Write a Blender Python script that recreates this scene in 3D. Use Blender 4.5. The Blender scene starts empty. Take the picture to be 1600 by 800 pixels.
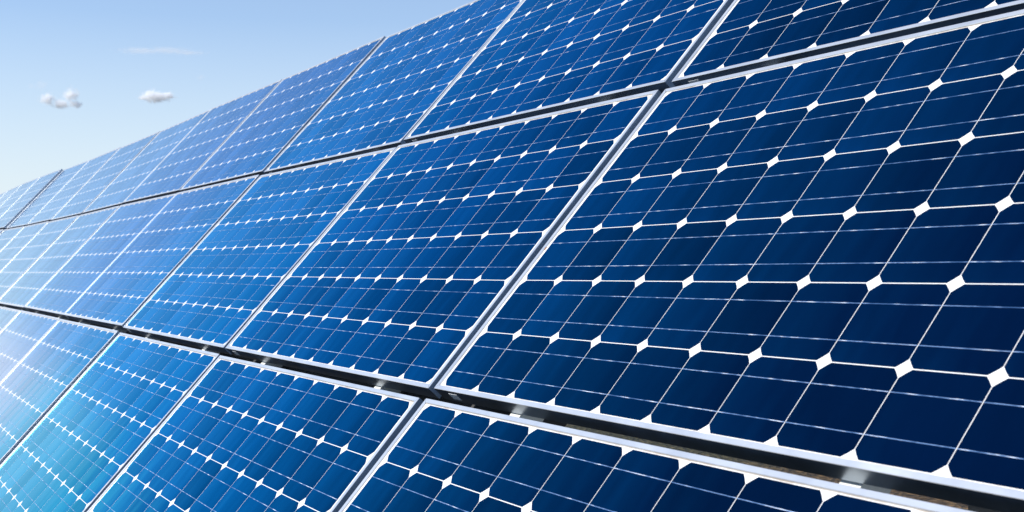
import bpy, math, random
from mathutils import Matrix, Vector

random.seed(4)
rad = math.radians
scene = bpy.context.scene
COL = scene.collection

# ------------------------------------------------------------------ layout
TILT = rad(48)                       # slope of the array
U = Vector((1, 0, 0))                # along a row
V = Vector((0, math.cos(TILT), math.sin(TILT)))   # up the slope
N = Vector((0, -math.sin(TILT), math.cos(TILT)))  # out of the glass
H0 = 2.03                            # height of the reference edge above ground
CU, CV, CZ = 2.51011, -1.58043, 1.06501
F_PX = 1890.27
ROT = [[0.49233656, 0.58035262, -0.64868756],
       [-0.01063904, -0.74120285, -0.6711968],
       [-0.87033989, 0.33735614, -0.35874687]]
CELL, M, HG, LIP, MT = .158, .03475, .01311, .0029, .01359
G1, G2 = .02406, .02799
PV = CELL * 1.01149
PU = 10 * CELL + 2 * M
HROW = 6 * PV + 2 * MT
NODES = [0, -1, -2, -3, -4, -5, -7, -10]
DZ = [-.01266, -.01052, -.00477, -.00436, -.00099, -.00697, -.00163, .04191]
DV = [-.00637, -.00424, -.00189, -.00047, .00776, -.00579, .01124, -.00024]
RZ = {1: -.00199, 0: 0., -1: -.00151}
OFF = {(0, 1): [.0024, .0037, -.0008, .0003, .0002], (-1, 1): [.0041, .0034, .0052, -.0014, .0032],
       (-2, 1): [-.0019, -.0032, .0014, .0009, -.0019], (-3, 1): [-.0006, -.0016, .0001, .001, 0],
       (-4, 1): [-.0008, -.0028, -.001, .0004, -.0002], (-5, 1): [0, .001, 0, 0, 0],
       (0, 0): [-.0035, .0039, -.0016, .0041, -.0002], (-1, 0): [.0026, -.0012, -.0002, -.001, .0033],
       (-2, 0): [-.0005, -.0029, -.0049, -.0008, -.0016], (-3, 0): [-.0001, .0002, .0022, .0002, -.0037],
       (-4, 0): [.0001, -.0006, -.001, -.0004, -.0020], (-5, 0): [0, -.001, -.002, 0, 0],
       (0, -1): [.0009, .0021, .0026, .0054, -.0002], (-1, -1): [-.002, -.0021, -.0048, .0021, .0057]}


def interp(x, ys):
    xs = [-n for n in NODES]
    x = -x
    if x <= xs[0]: return ys[0]
    for a in range(len(xs) - 1):
        if x <= xs[a + 1]:
            t = (x - xs[a]) / (xs[a + 1] - xs[a])
            return ys[a] + t * (ys[a + 1] - ys[a])
    return ys[-1]


def W(u, v, z=0.):                   # array coordinates -> world
    return U * u + V * v + N * z + Vector((0, 0, H0))


B3 = Matrix((U, V, N)).transposed()


# ------------------------------------------------------------------ helpers
def mesh_obj(name, verts, faces, mats, parent=None, mat_ids=None, uvs=None, smooth=False):
    me = bpy.data.meshes.new(name)
    me.from_pydata([tuple(v) for v in verts], [], faces)
    for m in mats: me.materials.append(m)
    if mat_ids:
        for p, i in zip(me.polygons, mat_ids): p.material_index = i
    if uvs:
        l = me.uv_layers.new(name='UVMap')
        for p in me.polygons:
            for li in p.loop_indices: l.data[li].uv = uvs[me.loops[li].vertex_index]
    if smooth:
        for p in me.polygons: p.use_smooth = True
    me.update()
    o = bpy.data.objects.new(name, me)
    COL.objects.link(o)
    if parent: o.parent = parent
    return o


def box(vs, fs, x0, x1, y0, y1, z0, z1):
    b = len(vs)
    vs += [(x, y, z) for z in (z0, z1) for y in (y0, y1) for x in (x0, x1)]
    fs += [(b, b + 2, b + 3, b + 1), (b + 4, b + 5, b + 7, b + 6), (b, b + 1, b + 5, b + 4),
           (b + 1, b + 3, b + 7, b + 5), (b + 3, b + 2, b + 6, b + 7), (b + 2, b, b + 4, b + 6)]


def mat(name):
    m = bpy.data.materials.new(name); m.use_nodes = True
    m.node_tree.nodes.clear()
    return m, m.node_tree


class NT:
    def __init__(s, t): s.t = t
    def n(s, typ, **kw):
        x = s.t.nodes.new('ShaderNode' + typ)
        for k, v in kw.items():
            if k.startswith('i_'):
                key = k[2:].replace('_', ' ')
                x.inputs[key].default_value = v
            else: setattr(x, k, v)
        return x
    def l(s, a, b): s.t.links.new(a, b)
    def math(s, op, a, b=None, c=None, clamp=False):
        x = s.t.nodes.new('ShaderNodeMath'); x.operation = op; x.use_clamp = clamp
        for i, q in enumerate((a, b, c)):
            if q is None: continue
            if isinstance(q, (int, float)): x.inputs[i].default_value = q
            else: s.l(q, x.inputs[i])
        return x.outputs[0]
    def vmath(s, op, a, b=None):
        x = s.t.nodes.new('ShaderNodeVectorMath'); x.operation = op
        for i, q in enumerate((a, b)):
            if q is None: continue
            if isinstance(q, (tuple, list)): x.inputs[i].default_value = q
            else: s.l(q, x.inputs[i])
        return x.outputs[1] if op in ('DOT_PRODUCT', 'DISTANCE', 'LENGTH') else x.outputs[0]
    def ramp(s, fac, stops, interp='LINEAR'):
        x = s.t.nodes.new('ShaderNodeValToRGB'); r = x.color_ramp; r.interpolation = interp
        while len(r.elements) < len(stops): r.elements.new(.5)
        for e, (p, c) in zip(r.elements, stops):
            e.position = p
            e.color = (*c, 1) if isinstance(c, (tuple, list)) else (c, c, c, 1)
        s.l(fac, x.inputs[0])
        return x.outputs[0]
    def maprange(s, v, a, b, c, d, smooth=False):
        x = s.t.nodes.new('ShaderNodeMapRange'); s.l(v, x.inputs[0])
        if smooth: x.interpolation_type = 'SMOOTHSTEP'
        for i, q in enumerate((a, b, c, d)): x.inputs[i + 1].default_value = q
        return x.outputs[0]


# ------------------------------------------------------------------ materials
def make_cell_material():
    m, t = mat('silicon_cell'); g = NT(t)
    out = g.n('OutputMaterial')
    uv = g.n('UVMap').outputs[0]
    oi = g.n('ObjectInfo')
    tc = g.n('TexCoord')
    cid = g.vmath('FLOOR', uv)
    sep = g.n('SeparateXYZ'); g.l(cid, sep.inputs[0])
    com = g.n('CombineXYZ'); g.l(sep.outputs[0], com.inputs[0]); g.l(sep.outputs[1], com.inputs[1])
    g.l(g.math('MULTIPLY', oi.outputs['Random'], 97.), com.inputs[2])
    wn = g.n('TexWhiteNoise', noise_dimensions='3D'); g.l(com.outputs[0], wn.inputs['Vector'])
    rnd = wn.outputs['Value']
    # every wafer sits a little differently and is slightly bowed across its finger direction
    off = g.vmath('SCALE', wn.outputs['Color']); off.node.inputs['Scale'].default_value = 31.
    mp = g.n('Mapping'); g.l(tc.outputs['Object'], mp.inputs[0]); mp.inputs['Scale'].default_value = (7.5, 2.2, 1)
    nz = g.n('TexNoise', i_Scale=1., i_Detail=2.2, i_Roughness=.45)
    g.l(g.vmath('ADD', mp.outputs[0], off), nz.inputs['Vector'])
    fr = g.vmath('FRACTION', uv)
    fs = g.n('SeparateXYZ'); g.l(fr, fs.inputs[0])
    bow = g.math('MULTIPLY', g.math('POWER', fs.outputs[0], 3.), -.9)
    low = g.math('MULTIPLY', g.math('POWER', g.math('SUBTRACT', 1., fs.outputs[1]), 4.), .9)
    hgt = g.math('ADD', g.math('ADD', nz.outputs['Fac'], bow), low)
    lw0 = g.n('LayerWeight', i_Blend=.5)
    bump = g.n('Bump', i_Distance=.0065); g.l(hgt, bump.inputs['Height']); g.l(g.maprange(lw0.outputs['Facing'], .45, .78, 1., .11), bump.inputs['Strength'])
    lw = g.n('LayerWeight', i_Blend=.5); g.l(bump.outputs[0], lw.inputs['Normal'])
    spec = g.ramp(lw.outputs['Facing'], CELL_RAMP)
    # tone of the single wafer and cloudy coating streaks
    tone = g.maprange(rnd, 0, 1, .72, 1.12)
    mp2 = g.n('Mapping'); g.l(tc.outputs['Object'], mp2.inputs[0]); mp2.inputs['Scale'].default_value = (22, 4, 1)
    st = g.n('TexNoise', i_Scale=1., i_Detail=4., i_Roughness=.6)
    g.l(g.vmath('ADD', mp2.outputs[0], off), st.inputs['Vector'])
    tone = g.math('MULTIPLY', tone, g.maprange(st.outputs['Fac'], .3, .7, .92, 1.06))
    # tone multiplier of the whole module
    oc = g.n('SeparateColor'); g.l(oi.outputs['Color'], oc.inputs[0])
    tone = g.math('MULTIPLY', tone, oc.outputs[0])
    # silver finger lines, every 2.3 mm, running up the slope
    so = g.n('SeparateXYZ'); g.l(tc.outputs['Object'], so.inputs[0])
    fing = g.math('SINE', g.math('MULTIPLY', so.outputs[0], 2 * math.pi / .0031))
    tone = g.math('MULTIPLY', tone, g.math('MULTIPLY_ADD', fing, .10, 1.))
    # at grazing angles the plain glass reflection takes over and hides the differences
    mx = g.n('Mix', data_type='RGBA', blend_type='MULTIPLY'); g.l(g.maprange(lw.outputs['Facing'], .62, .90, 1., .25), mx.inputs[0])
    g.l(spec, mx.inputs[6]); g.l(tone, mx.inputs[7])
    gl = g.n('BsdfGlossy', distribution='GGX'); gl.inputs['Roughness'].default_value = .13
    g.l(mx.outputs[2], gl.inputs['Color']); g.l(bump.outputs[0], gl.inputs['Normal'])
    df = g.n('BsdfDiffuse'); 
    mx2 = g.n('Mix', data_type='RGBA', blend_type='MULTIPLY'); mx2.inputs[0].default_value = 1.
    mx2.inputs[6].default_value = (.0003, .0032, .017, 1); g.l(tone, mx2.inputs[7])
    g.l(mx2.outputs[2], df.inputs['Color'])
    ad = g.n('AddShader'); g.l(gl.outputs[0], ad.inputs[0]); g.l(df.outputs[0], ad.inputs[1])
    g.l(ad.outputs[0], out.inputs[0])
    return m


# reflectance of the blue anti-reflection coating under glass, from head-on (0) to grazing (1)
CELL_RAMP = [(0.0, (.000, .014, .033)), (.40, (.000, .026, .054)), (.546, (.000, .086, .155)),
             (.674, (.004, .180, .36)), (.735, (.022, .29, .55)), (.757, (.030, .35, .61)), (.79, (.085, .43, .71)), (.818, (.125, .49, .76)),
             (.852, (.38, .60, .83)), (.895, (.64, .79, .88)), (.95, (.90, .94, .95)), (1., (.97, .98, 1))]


def make_white_sheet():
    m, t = mat('white_backsheet'); g = NT(t)
    out = g.n('OutputMaterial'); b = g.n('BsdfPrincipled')
    tc = g.n('TexCoord')
    so = g.n('SeparateXYZ'); g.l(tc.outputs['Object'], so.inputs[0])
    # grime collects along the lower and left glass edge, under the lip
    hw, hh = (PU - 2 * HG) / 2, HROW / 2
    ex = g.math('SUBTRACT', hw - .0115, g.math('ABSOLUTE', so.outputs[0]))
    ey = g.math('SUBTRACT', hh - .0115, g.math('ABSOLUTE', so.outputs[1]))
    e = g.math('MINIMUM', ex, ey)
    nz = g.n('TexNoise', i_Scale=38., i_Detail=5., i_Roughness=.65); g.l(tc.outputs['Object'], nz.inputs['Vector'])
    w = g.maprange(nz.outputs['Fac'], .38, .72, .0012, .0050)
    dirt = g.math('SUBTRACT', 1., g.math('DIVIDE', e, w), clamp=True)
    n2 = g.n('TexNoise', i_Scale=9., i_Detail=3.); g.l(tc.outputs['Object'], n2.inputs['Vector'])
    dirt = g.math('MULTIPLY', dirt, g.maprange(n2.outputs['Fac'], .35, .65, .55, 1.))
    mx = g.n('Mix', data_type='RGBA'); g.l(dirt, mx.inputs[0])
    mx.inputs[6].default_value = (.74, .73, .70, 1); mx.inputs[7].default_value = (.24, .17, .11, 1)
    g.l(mx.outputs[2], b.inputs['Base Color'])
    b.inputs['Roughness'].default_value = .35
    b.inputs['Coat Weight'].default_value = .15; b.inputs['Coat Roughness'].default_value = .05
    g.l(b.outputs[0], out.inputs[0])
    return m


def make_alu(name, col, rough, metallic, scale=60., var=.08, mitre=False):
    m, t = mat(name); g = NT(t)
    out = g.n('OutputMaterial'); b = g.n('BsdfPrincipled')
    tc = g.n('TexCoord')
    mp = g.n('Mapping'); g.l(tc.outputs['Object'], mp.inputs[0]); mp.inputs['Scale'].default_value = (1, 1, 1)
    nz = g.n('TexNoise', i_Scale=scale, i_Detail=5., i_Roughness=.6); g.l(mp.outputs[0], nz.inputs['Vector'])
    f = g.maprange(nz.outputs['Fac'], .3, .7, 1 - var, 1 + var)
    mx = g.n('Mix', data_type='RGBA', blend_type='MULTIPLY'); mx.inputs[0].default_value = 1.
    mx.inputs[6].default_value = (*col, 1); g.l(f, mx.inputs[7])
    g.l(mx.outputs[2], b.inputs['Base Color'])
    b.inputs['Metallic'].default_value = metallic
    if mitre:                       # hairline where the mitred frame members meet
        so = g.n('SeparateXYZ'); g.l(tc.outputs['Object'], so.inputs[0])
        dd = g.math('ABSOLUTE', g.math('ADD', g.math('SUBTRACT', g.math('ABSOLUTE', so.outputs[0]), g.math('ABSOLUTE', so.outputs[1])), mitre))
        jn = g.math('LESS_THAN', dd, .0006)
        m3 = g.n('Mix', data_type='RGBA'); g.l(jn, m3.inputs[0]); g.l(mx.outputs[2], m3.inputs[6]); m3.inputs[7].default_value = (.12, .12, .12, 1)
        g.l(m3.outputs[2], b.inputs['Base Color'])
    g.l(g.maprange(nz.outputs['Fac'], .3, .7, rough - .06, rough + .08), b.inputs['Roughness'])
    g.l(b.outputs[0], out.inputs[0])
    return m


def make_busbar():
    m, t = mat('tinned_busbar'); g = NT(t)
    out = g.n('OutputMaterial'); b = g.n('BsdfPrincipled')
    tc = g.n('TexCoord')
    mp = g.n('Mapping'); g.l(tc.outputs['Object'], mp.inputs[0]); mp.inputs['Scale'].default_value = (38, 260, 1)
    nz = g.n('TexNoise', i_Scale=1., i_Detail=3.); g.l(mp.outputs[0], nz.inputs['Vector'])
    c = g.ramp(nz.outputs['Fac'], [(.38, (.04, .11, .25)), (.53, (.17, .29, .50)), (.68, (.85, .90, .96))])
    g.l(c, b.inputs['Base Color'])
    b.inputs['Metallic'].default_value = .45; b.inputs['Roughness'].default_value = .42
    bp = g.n('Bump', i_Strength=.5, i_Distance=.002); g.l(nz.outputs['Fac'], bp.inputs['Height']); g.l(bp.outputs[0], b.inputs['Normal'])
    g.l(b.outputs[0], out.inputs[0])
    return m


def make_ground():
    m, t = mat('dry_soil_and_grass'); g = NT(t)
    out = g.n('OutputMaterial'); b = g.n('BsdfPrincipled')
    tc = g.n('TexCoord')
    a = g.n('TexNoise', i_Scale=9., i_Detail=8., i_Roughness=.7); g.l(tc.outputs['Object'], a.inputs['Vector'])
    c = g.n('TexNoise', i_Scale=.35, i_Detail=4.); g.l(tc.outputs['Object'], c.inputs['Vector'])
    v = g.n('TexVoronoi', i_Scale=22.); g.l(tc.outputs['Object'], v.inputs['Vector'])
    r1 = g.ramp(a.outputs['Fac'], [(.32, (.012, .008, .004)), (.5, (.075, .042, .014)), (.66, (.26, .155, .06))])
    r2 = g.ramp(a.outputs['Fac'], [(.32, (.010, .012, .004)), (.5, (.035, .035, .012)), (.66, (.11, .09, .04))])
    mx = g.n('Mix', data_type='RGBA'); g.l(g.maprange(c.outputs['Fac'], .45, .6, 0, 1), mx.inputs[0]); g.l(r1, mx.inputs[6]); g.l(r2, mx.inputs[7])
    g.l(mx.outputs[2], b.inputs['Base Color']); b.inputs['Roughness'].default_value = .95
    bp = g.n('Bump', i_Strength=1., i_Distance=.06)
    g.l(g.math('ADD', a.outputs['Fac'], v.outputs['Distance']), bp.inputs['Height']); g.l(bp.outputs[0], b.inputs['Normal'])
    g.l(b.outputs[0], out.inputs[0])
    return m


M_CELL = make_cell_material()
M_WHITE = make_white_sheet()
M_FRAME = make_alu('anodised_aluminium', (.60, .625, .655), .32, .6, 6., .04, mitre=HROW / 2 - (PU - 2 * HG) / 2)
M_SIDE = make_alu('anodised_side_shaded', (.22, .275, .35), .34, .92, 12., .1)  # frame aluminium with the shade of the row gaps put into its colour
M_RAIL = make_alu('mill_aluminium', (.80, .79, .72), .45, .25, 30., .10)
M_STEEL = make_alu('galvanised_steel', (.34, .35, .36), .55, .6, 14., .2)
M_END = make_alu('anodised_end_shaded', (.33, .41, .51), .42, .65, 12., .08)  # same frame metal, lighter slate shade of the column seams painted in
M_BUS = make_busbar()
M_DARK = make_alu('gap_shade_black', (.035, .035, .036), .6, .1, 14., .3)  # near-black for the added beam, stands in for shade in the gap
M_PATCH = make_alu('matt_white_patch', (.72, .73, .72), .5, 0., 50., .06)
M_GROUND = make_ground()
M_RUST = make_alu('orange_rust', (.42, .16, .04), .8, 0., 400., .5)

# ------------------------------------------------------------------ the panel
PW, PH, PD = PU - 2 * HG, HROW, .036


def ring_frame(hw, hh):
    prof = [(0, -PD), (0, LIP - .0007), (.0007, LIP), (.0105, LIP), (.0114, LIP - .0009), (.0114, -.0016), (.0025, -.0016),
            (.0025, -PD + .002), (.028, -PD + .002), (.028, -PD)]
    vs, fs = [], []
    for sx, sy in ((-1, -1), (1, -1), (1, 1), (-1, 1)):
        for d, z in prof: vs.append((sx * (hw - d), sy * (hh - d), z))
    n = len(prof)
    for c in range(4):
        for i in range(n):
            a, b = c * n + i, c * n + (i + 1) % n
            c2 = ((c + 1) % 4) * n
            fs.append((a, c2 + i, c2 + (i + 1) % n, b))
    return vs, fs


def cell_mesh():
    vs, fs, uv = [], [], []
    gu, gv, ch = .0007, .00092, .0158
    for k in range(6):
        for i in range(10):
            x0 = -5 * CELL + i * CELL + gu; x1 = -5 * CELL + (i + 1) * CELL - gu
            y1 = 3 * PV - k * PV - gv; y0 = 3 * PV - (k + 1) * PV + gv
            pts = []
            for cx, cy, a0 in ((x1, y0, -90), (x1, y1, 0), (x0, y1, 90), (x0, y0, 180)):
                sx = 1 if cx == x1 else -1; sy = 1 if cy == y1 else -1
                pa = Vector((cx - sx * ch, cy)); pb = Vector((cx, cy - sy * ch))
                mid = (pa + pb) / 2 + Vector((sx, sy)) * .0003
                pts += ([pa, mid, pb] if (sx * sy < 0) else [pb, mid, pa])
            b = len(vs)
            for p in pts:
                vs.append((p.x, p.y, 0.)); 
                s = (p.x - x0) / (x1 - x0); tt = (p.y - y0) / (y1 - y0)
                uv.append((i + .01 + .98 * s, k + .01 + .98 * tt))
            # keep counter-clockwise
            area = sum(pts[a].x * pts[(a + 1) % len(pts)].y - pts[(a + 1) % len(pts)].x * pts[a].y for a in range(len(pts)))
            idx = list(range(b, b + len(pts)))
            fs.append(tuple(idx if area > 0 else idx[::-1]))
    return vs, fs, uv


def make_panel():
    root = bpy.data.objects.new('solar_panel', None); COL.objects.link(root); root.empty_display_size = .2
    hw, hh = PW / 2, PH / 2
    vs, fs = ring_frame(hw, hh)
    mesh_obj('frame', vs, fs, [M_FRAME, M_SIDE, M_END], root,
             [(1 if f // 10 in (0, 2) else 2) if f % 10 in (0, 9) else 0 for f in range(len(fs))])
    vs, fs = [], []
    box(vs, fs, -hw + .0035, hw - .0035, -hh + .0035, hh - .0035, -.0055, -.00012)
    mesh_obj('backsheet', vs, fs, [M_WHITE], root)
    vs, fs, uv = cell_mesh()
    mesh_obj('cell_grid', vs, fs, [M_CELL], root, uvs=uv)
    for k in range(6):
        for s in (.265, .735):
            y = 3 * PV - (k + s) * PV
            vs, fs = [], []
            for i in range(10):
                xa = (i - 5) * CELL
                box(vs, fs, xa + (.0013 if i else .004), xa + CELL - (.0013 if i < 9 else .004), -.0007, .0007, 0, .0002)
            vs = [(a, b + y, c + .00012) for a, b, c in vs]
            mesh_obj('busbar', vs, fs, [M_BUS], root)
    # raised white patch on the lower side of the frame, near the left end
    vs, fs = [], []
    box(vs, fs, -hw + .060, -hw + .100, -hh - .0006, -hh - .0001, -.027, -.008)
    mesh_obj('white_patch', vs, fs, [M_PATCH], root)
    # junction box with its lid, on the back
    vs, fs = [], []
    box(vs, fs, -.06, .06, hh - .20, hh - .09, -.028, -.0056)
    box(vs, fs, -.052, .052, hh - .192, hh - .098, -.032, -.0281)
    mesh_obj('junction_box', vs, fs, [M_STEEL], root)
    return root


ORD = ['first', 'second', 'third', 'fourth', 'fifth', 'sixth', 'seventh', 'eighth', 'ninth', 'tenth', 'eleventh', 'twelfth', 'thirteenth', 'fourteenth']
ROWN = {1: 'top', 0: 'middle', -1: 'bottom'}
COLS = {1: 14, 0: 14, -1: 14}
# a little extra lift of single panels: dark side faces show where the left one stands proud
LIFT = {(1, -3): .004, (1, -4): .004, (1, -2): -.002, (1, -5): -.001, (1, -9): .024, (1, -10): .024, (1, -11): .022, (1, -12): .02, (1, -13): .02,
        (0, -2): .003, (0, -3): .001, (0, -4): -.002, (0, -9): .012, (0, -10): .012, (-1, -2): -.004, (-1, -3): .004, (-1, -4): .001}


def tone_word(j, r):
    d = -j
    if d == 0: return 'dark navy'
    if d == 1: return 'deep blue'
    if d == 2: return 'bright blue' if r >= 0 else 'pale greyish blue'
    if d in (3, 4): return 'light blue'
    return 'pale hazy blue'


def all_children(o): return [c for c in bpy.data.objects if c.parent == o]


proto = make_panel(); proto_kids = all_children(proto)
[c for c in proto_kids if c.name == 'cell_grid'][0].color = (.68, .68, .68, 1)   # the darkest module
for r in (1, 0, -1):
    for d in range(COLS[r]):
        j = -d
        if (j, r) == (0, 1): root = proto
        else:
            root = proto.copy(); COL.objects.link(root)
            for c in proto_kids:
                c2 = c.copy(); COL.objects.link(c2); c2.parent = root
                if c.name == 'cell_grid':
                    k = {(-1, 1): 1.05, (-2, 1): 1.08, (0, 0): .97, (-2, 0): 1.06}.get((j, r), random.uniform(.95, 1.05))
                    c2.color = (k, k, k, 1)
        du, dv, dz, tu, tv = OFF.get((j, r), [random.uniform(-.001, .001), random.uniform(-.001, .001), .0014 * r,
                                             random.uniform(-.001, .001), random.uniform(-.002, .002)])
        uc = (j + .5) * PU + du
        top = {1: HROW + G1, 0: 0., -1: -HROW - G2}[r]
        jc = j + .5
        dzb = interp(jc, DZ); dvb = interp(jc, DV)
        tu += (interp(j + .95, DZ) - interp(j + .05, DZ)) / (.9 * PU)
        vc = top - 3 * PV + dv + dvb
        z = dz + dzb + RZ[r] + LIFT.get((r, j), 0)
        n = Vector((-tu, -tv, 1)).normalized(); x = (Vector((1, 0, tu))).normalized(); y = n.cross(x)
        R3 = B3 @ Matrix((x, y, n)).transposed()
        root.matrix_world = Matrix.Translation(W(uc, vc, z)) @ R3.to_4x4()
        root['category'] = 'solar panel'
        root['group'] = 'solar panels mounted in three long rows'
        pos = 'at the right end of the' if d == 0 else ORD[d] + ' from the right in the'
        root['label'] = '%s solar panel, %s %s row' % (tone_word(j, r), pos, ROWN[r])

# rust spot on the lip of the big middle panel (part of that panel)
big = [o for o in bpy.data.objects if o.name.startswith('solar_panel') and o.get('label', '') == 'dark navy solar panel, at the right end of the middle row'][0]
vs, fs = [], []
for a in range(10):
    an = a * math.tau / 10; rr = .0042 * random.uniform(.6, 1.1)
    vs.append((-PW / 2 + .0125 + rr * .6 * math.cos(an), PH / 2 - .551 + rr * math.sin(an) * 1.6, .0002))
fs = [tuple(range(10))]
mesh_obj('rust_spot', vs, fs, [M_RUST], big)

# ------------------------------------------------------------------ substructure
RZ_TOP = -PD - .0195


def channel(L, w, h, th):
    """open C channel along local y, length L, top at z=0"""
    vs, fs = [], []
    box(vs, fs, -w / 2, w / 2, -L / 2, L / 2, -th, 0)
    box(vs, fs, -w / 2, -w / 2 + th, -L / 2, L / 2, -h, -th - .0002)
    box(vs, fs, w / 2 - th, w / 2, -L / 2, L / 2, -h, -th - .0002)
    return vs, fs


vtop = HROW + G1 + MT; vbot = -2 * HROW - G2 + MT
L = vtop - vbot - .05
rail0 = None
for d in range(14):
    for s, off in (('left', .335), ('right', 1.275)):
        u = -d * PU + off
        if rail0 is None:
            vs, fs = channel(L, .040, .05, .003); rail0 = mesh_obj('mounting_rail', vs, fs, [M_RAIL]); o = rail0
        else:
            o = rail0.copy(); COL.objects.link(o)
        zb = min(interp(-d + .5, DZ), -.004) - .0075
        o.matrix_world = Matrix.Translation(W(u, (vtop + vbot) / 2, -PD + zb)) @ B3.to_4x4()
        o['category'] = 'rail'; o['group'] = 'mounting rails behind the panels'
        o['label'] = 'aluminium rail crossing lower gap under the %s half of the %s panel from the right' % (s, ORD[d])

# ------------------------------------------------------------------ ground
ring = []
RG = 3000
vs = [(RG * math.cos(a * math.tau / 64), RG * math.sin(a * math.tau / 64), 0) for a in range(64)]
g_o = mesh_obj('ground', vs, [tuple(range(64))], [M_GROUND]); g_o['kind'] = 'structure'

# beams and posts under the array
vs, fs = [], []
box(vs, fs, -21.5, 1.7, -.05, .05, -.10, 0)
beam0 = None
for v, w in ((.62, 'upper'), (-1.62, 'lower')):
    if beam0 is None: beam0 = mesh_obj('support_beam', vs, fs, [M_STEEL]); o = beam0
    else: o = beam0.copy(); COL.objects.link(o)
    o.matrix_world = Matrix.Translation(W(0, v, -.16)) @ B3.to_4x4()
    o['category'] = 'beam'; o['group'] = 'beams behind the panels'
    o['label'] = 'long grey steel beam running behind the %s panels' % w
vs, fs = [], []
box(vs, fs, -22., .30, -.05, .05, -.07, 0)
o = mesh_obj('support_beam', vs, fs, [M_DARK]); o.matrix_world = Matrix.Translation(W(0, -.905, -.118)) @ B3.to_4x4()  # added beam, keeps the slit black where bright ground would show
o['category'] = 'beam'; o['group'] = 'beams behind the panels'
o['label'] = 'added dark beam that blackens the lower gap, ending at the right'
for v, w in ((.62, 'rear'), (-1.62, 'front')):
    base = W(0, v, -.2)
    p0 = None
    for d in range(8):
        if p0 is None:
            vs, fs = [], []
            zt = base.z - .04
            box(vs, fs, -.05, .05, -.05, .05, .012, zt); box(vs, fs, -.12, .12, -.12, .12, 0.002, .0118)
            p0 = mesh_obj('support_post', vs, fs, [M_STEEL]); o = p0
        else: o = p0.copy(); COL.objects.link(o)
        o.location = (.6 - d * 2 * PU * .85, base.y - .02, 0)
        o['category'] = 'post'; o['group'] = 'posts carrying the beams'
        o['label'] = 'grey steel %s post, %s from the right, under the array' % (w, ORD[d])

# ------------------------------------------------------------------ camera
cam_d = bpy.data.cameras.new('camera'); cam = bpy.data.objects.new('camera', cam_d); COL.objects.link(cam)
cam_d.sensor_width = 36; cam_d.lens = F_PX / 1600 * 36
cam_d.clip_start = .05; cam_d.clip_end = 20000
r0, r1, r2 = [B3 @ Vector(x) for x in ROT]
CM = Matrix((r0, -r1, -r2)).transposed()
CAMP = W(CU, CV, CZ)
cam.matrix_world = Matrix.Translation(CAMP) @ CM.to_4x4()
cam_d.dof.use_dof = True; cam_d.dof.focus_distance = 3.2; cam_d.dof.aperture_fstop = 11
scene.camera = cam


def pix_dir(x, y):
    return (r0 * ((x - 800) / F_PX) + r1 * ((y - 400) / F_PX) + r2).normalized()


# ------------------------------------------------------------------ light
SUN = Vector((-.20, -.765, .70)).normalized()
el = math.asin(SUN.z)
sl = bpy.data.lights.new('sun', 'SUN'); sl.energy = 5.0; sl.angle = rad(.53); sl.color = (1, .955, .89)
so = bpy.data.objects.new('sun', sl); COL.objects.link(so)
so.rotation_euler = SUN.to_track_quat('Z', 'Y').to_euler(); so.location = (0, -5, 12)

HAZE_COL = (7.15, 7.6, 7.8, 1); CLOUD_COL = (12.6, 9.7, 9.2, 1)
w = bpy.data.worlds.new('World'); scene.world = w; w.use_nodes = True
t = w.node_tree; t.nodes.clear(); g = NT(t)
out = g.n('OutputWorld'); bg = g.n('Background'); bg.inputs[1].default_value = SKY_STRENGTH = .10
sky = g.n('TexSky', sky_type='NISHITA', sun_disc=False, sun_elevation=el, sun_rotation=math.atan2(SUN.x, SUN.y),
          altitude=200., air_density=1.0, dust_density=.3, ozone_density=2.6)
dirn = g.n('TexCoord').outputs['Generated']
sd = g.n('SeparateXYZ'); g.l(dirn, sd.inputs[0])
# thin white haze over the whole sky, thickest at the horizon
hz = g.ramp(sd.outputs[2], [(0., .90), (.06, .78), (.105, .62), (.20, .28), (.45, .08), (1., 0.)])
tint = g.n('Mix', data_type='RGBA', blend_type='MULTIPLY'); tint.inputs[0].default_value = 1.; g.l(sky.outputs[0], tint.inputs[6]); tint.inputs[7].default_value = (.87, 1.17, 1.43, 1)
mh = g.n('Mix', data_type='RGBA'); g.l(hz, mh.inputs[0]); g.l(tint.outputs[2], mh.inputs[6]); mh.inputs[7].default_value = HAZE_COL
# a broad soft cloud bank low in the west-south-west
az = math.radians(79.5); ce = math.radians(6.)
cdir = (-math.sin(az) * math.cos(ce), -math.cos(az) * math.cos(ce), math.sin(ce))
side = (math.cos(az), -math.sin(az), 0.)
dv_ = g.vmath('SUBTRACT', dirn, cdir)
a1 = g.math('DIVIDE', g.vmath('DOT_PRODUCT', dv_, side), .11)
a2 = g.math('DIVIDE', g.math('SUBTRACT', sd.outputs[2], math.sin(ce)), .085)
fwd = g.math('GREATER_THAN', g.vmath('DOT_PRODUCT', dirn, cdir), .5)
rr = g.math('ADD', g.math('MULTIPLY', a1, a1), g.math('MULTIPLY', a2, a2))
cn = g.n('TexNoise', i_Scale=7., i_Detail=6., i_Roughness=.55); g.l(dirn, cn.inputs['Vector'])
fld = g.math('SUBTRACT', g.math('MULTIPLY_ADD', cn.outputs['Fac'], 1.6, .4), rr)
cm = g.math('MULTIPLY', g.maprange(fld, -.25, .75, 0, .92, True), fwd)
mc = g.n('Mix', data_type='RGBA'); g.l(cm, mc.inputs[0]); g.l(mh.outputs[2], mc.inputs[6]); mc.inputs[7].default_value = CLOUD_COL
g.l(mc.outputs[2], bg.inputs[0])
g.l(bg.outputs[0], out.inputs[0])


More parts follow.
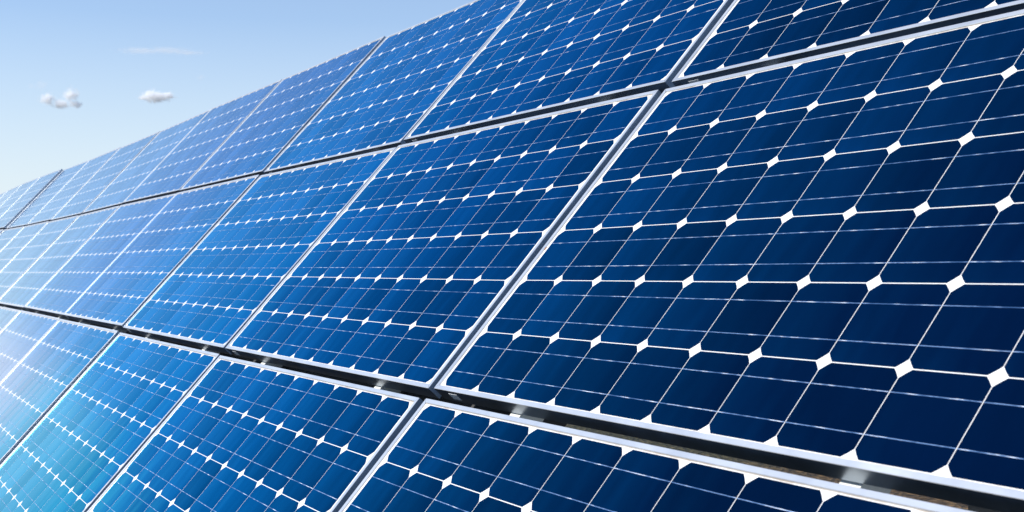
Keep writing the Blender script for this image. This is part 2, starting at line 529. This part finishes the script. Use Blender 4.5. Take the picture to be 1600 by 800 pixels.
# ------------------------------------------------------------------ clouds
def cloud_material(lobes, dens, nscale, wisp=False):
    m, tt = mat('cloud_vapour'); q = NT(tt)
    o_ = q.n('OutputMaterial'); tc = q.n('TexCoord')
    nz = q.n('TexNoise', i_Scale=nscale, i_Detail=10., i_Roughness=.74); q.l(tc.outputs['Object'], nz.inputs['Vector'])
    acc = None
    for (x, y, z), (rx, ry, rz) in lobes:
        d_ = q.vmath('SUBTRACT', tc.outputs['Object'], (x, y, z))
        d_ = q.vmath('DIVIDE', d_, (rx, ry, rz))
        v_ = q.math('SUBTRACT', 1., q.vmath('LENGTH', d_))
        acc = v_ if acc is None else q.math('SMOOTH_MAX', acc, v_, .25)
    f_ = q.math('ADD', acc, q.math('MULTIPLY_ADD', nz.outputs['Fac'], 3.4 if not wisp else 3.2, -1.85 if not wisp else -1.75))
    de = q.math('MULTIPLY', q.maprange(f_, -.25, 1.1, 0, 1, True), dens)
    pv = q.n('VolumePrincipled'); pv.inputs['Color'].default_value = (.998, .998, .998, 1)
    pv.inputs['Anisotropy'].default_value = .0
    q.l(de, pv.inputs['Density']); q.l(pv.outputs[0], o_.inputs['Volume'])
    return m


def cloud(px, py, wpx, hpx, lobes, dens, nscale, label, wisp=False, dist=1500.):
    """closed ellipsoid hull of vapour; lobes in hull units (-1..1)"""
    k = dist / F_PX
    c = CAMP + pix_dir(px, py) * dist
    sx, sz = wpx / 2 * k, hpx / 2 * k; sy = sx * .6
    import bmesh
    bm = bmesh.new(); bmesh.ops.create_icosphere(bm, subdivisions=3, radius=1.)
    for v in bm.verts: v.co = Vector((v.co.x * sx * 1.35, v.co.y * sy * 1.35, v.co.z * sz * 1.5))
    me = bpy.data.meshes.new('cloud'); bm.to_mesh(me); bm.free()
    o = bpy.data.objects.new('cloud', me); COL.objects.link(o)
    L_ = [((x * sx, y * sy, z * sz), (a * sx, a * sy, b * sz)) for x, y, z, a, b in lobes]
    me.materials.append(cloud_material(L_, dens, nscale / sz, wisp))
    f = r2.copy(); f.z = 0
    o.rotation_euler = (0, 0, math.atan2(f.y, f.x) - math.pi / 2)
    o.location = c
    o['label'] = label; o['category'] = 'cloud'; o['group'] = 'small clouds in the pale sky'


cloud(245, 150, 56, 26, [(-.25, 0, .0, .55, .75), (.1, 0, -.15, .6, .6), (.6, 0, .0, .38, .5), (-.7, 0, -.2, .3, .35)], .65, 2.3,
      'small compact white cloud, brightest one, nearest the panels')
cloud(95, 153, 64, 36, [(-.6, 0, -.1, .38, .5), (.45, 0, .25, .36, .62), (.02, 0, -.5, .42, .40), (.65, 0, -.5, .35, .35)], .5, 2.5,
      'broken white cloud of four small puffs, farthest left')
cloud(245, 79, 150, 14, [(-.3, 0, .0, .55, .6), (.2, 0, .0, .6, .55), (.65, 0, -.5, .4, .35)], .045, .9,
      'thin horizontal streak of cloud high above the others', wisp=True)
cloud(58, 133, 36, 22, [(.3, 0, .0, .5, .8), (-.5, 0, -.1, .35, .4)], .06, 1.3, 'faint wisp just above the broken cloud')
cloud(314, 121, 26, 14, [(0, 0, 0, .6, .7)], .06, 1.2, 'faint wisp up right of the compact cloud')

# ------------------------------------------------------------------ view
scene.render.engine = 'CYCLES'
scene.view_settings.view_transform = 'Standard'; scene.view_settings.look = 'None'
scene.view_settings.gamma = 1; scene.view_settings.exposure = .25; scene.view_settings.use_curve_mapping = False
scene.cycles.use_denoising = True
scene.cycles.max_bounces = 64; scene.cycles.diffuse_bounces = 5; scene.cycles.glossy_bounces = 5; scene.cycles.volume_bounces = 64; scene.cycles.volume_step_rate = .4
scene.cycles.pixel_filter_type = 'BLACKMAN_HARRIS'
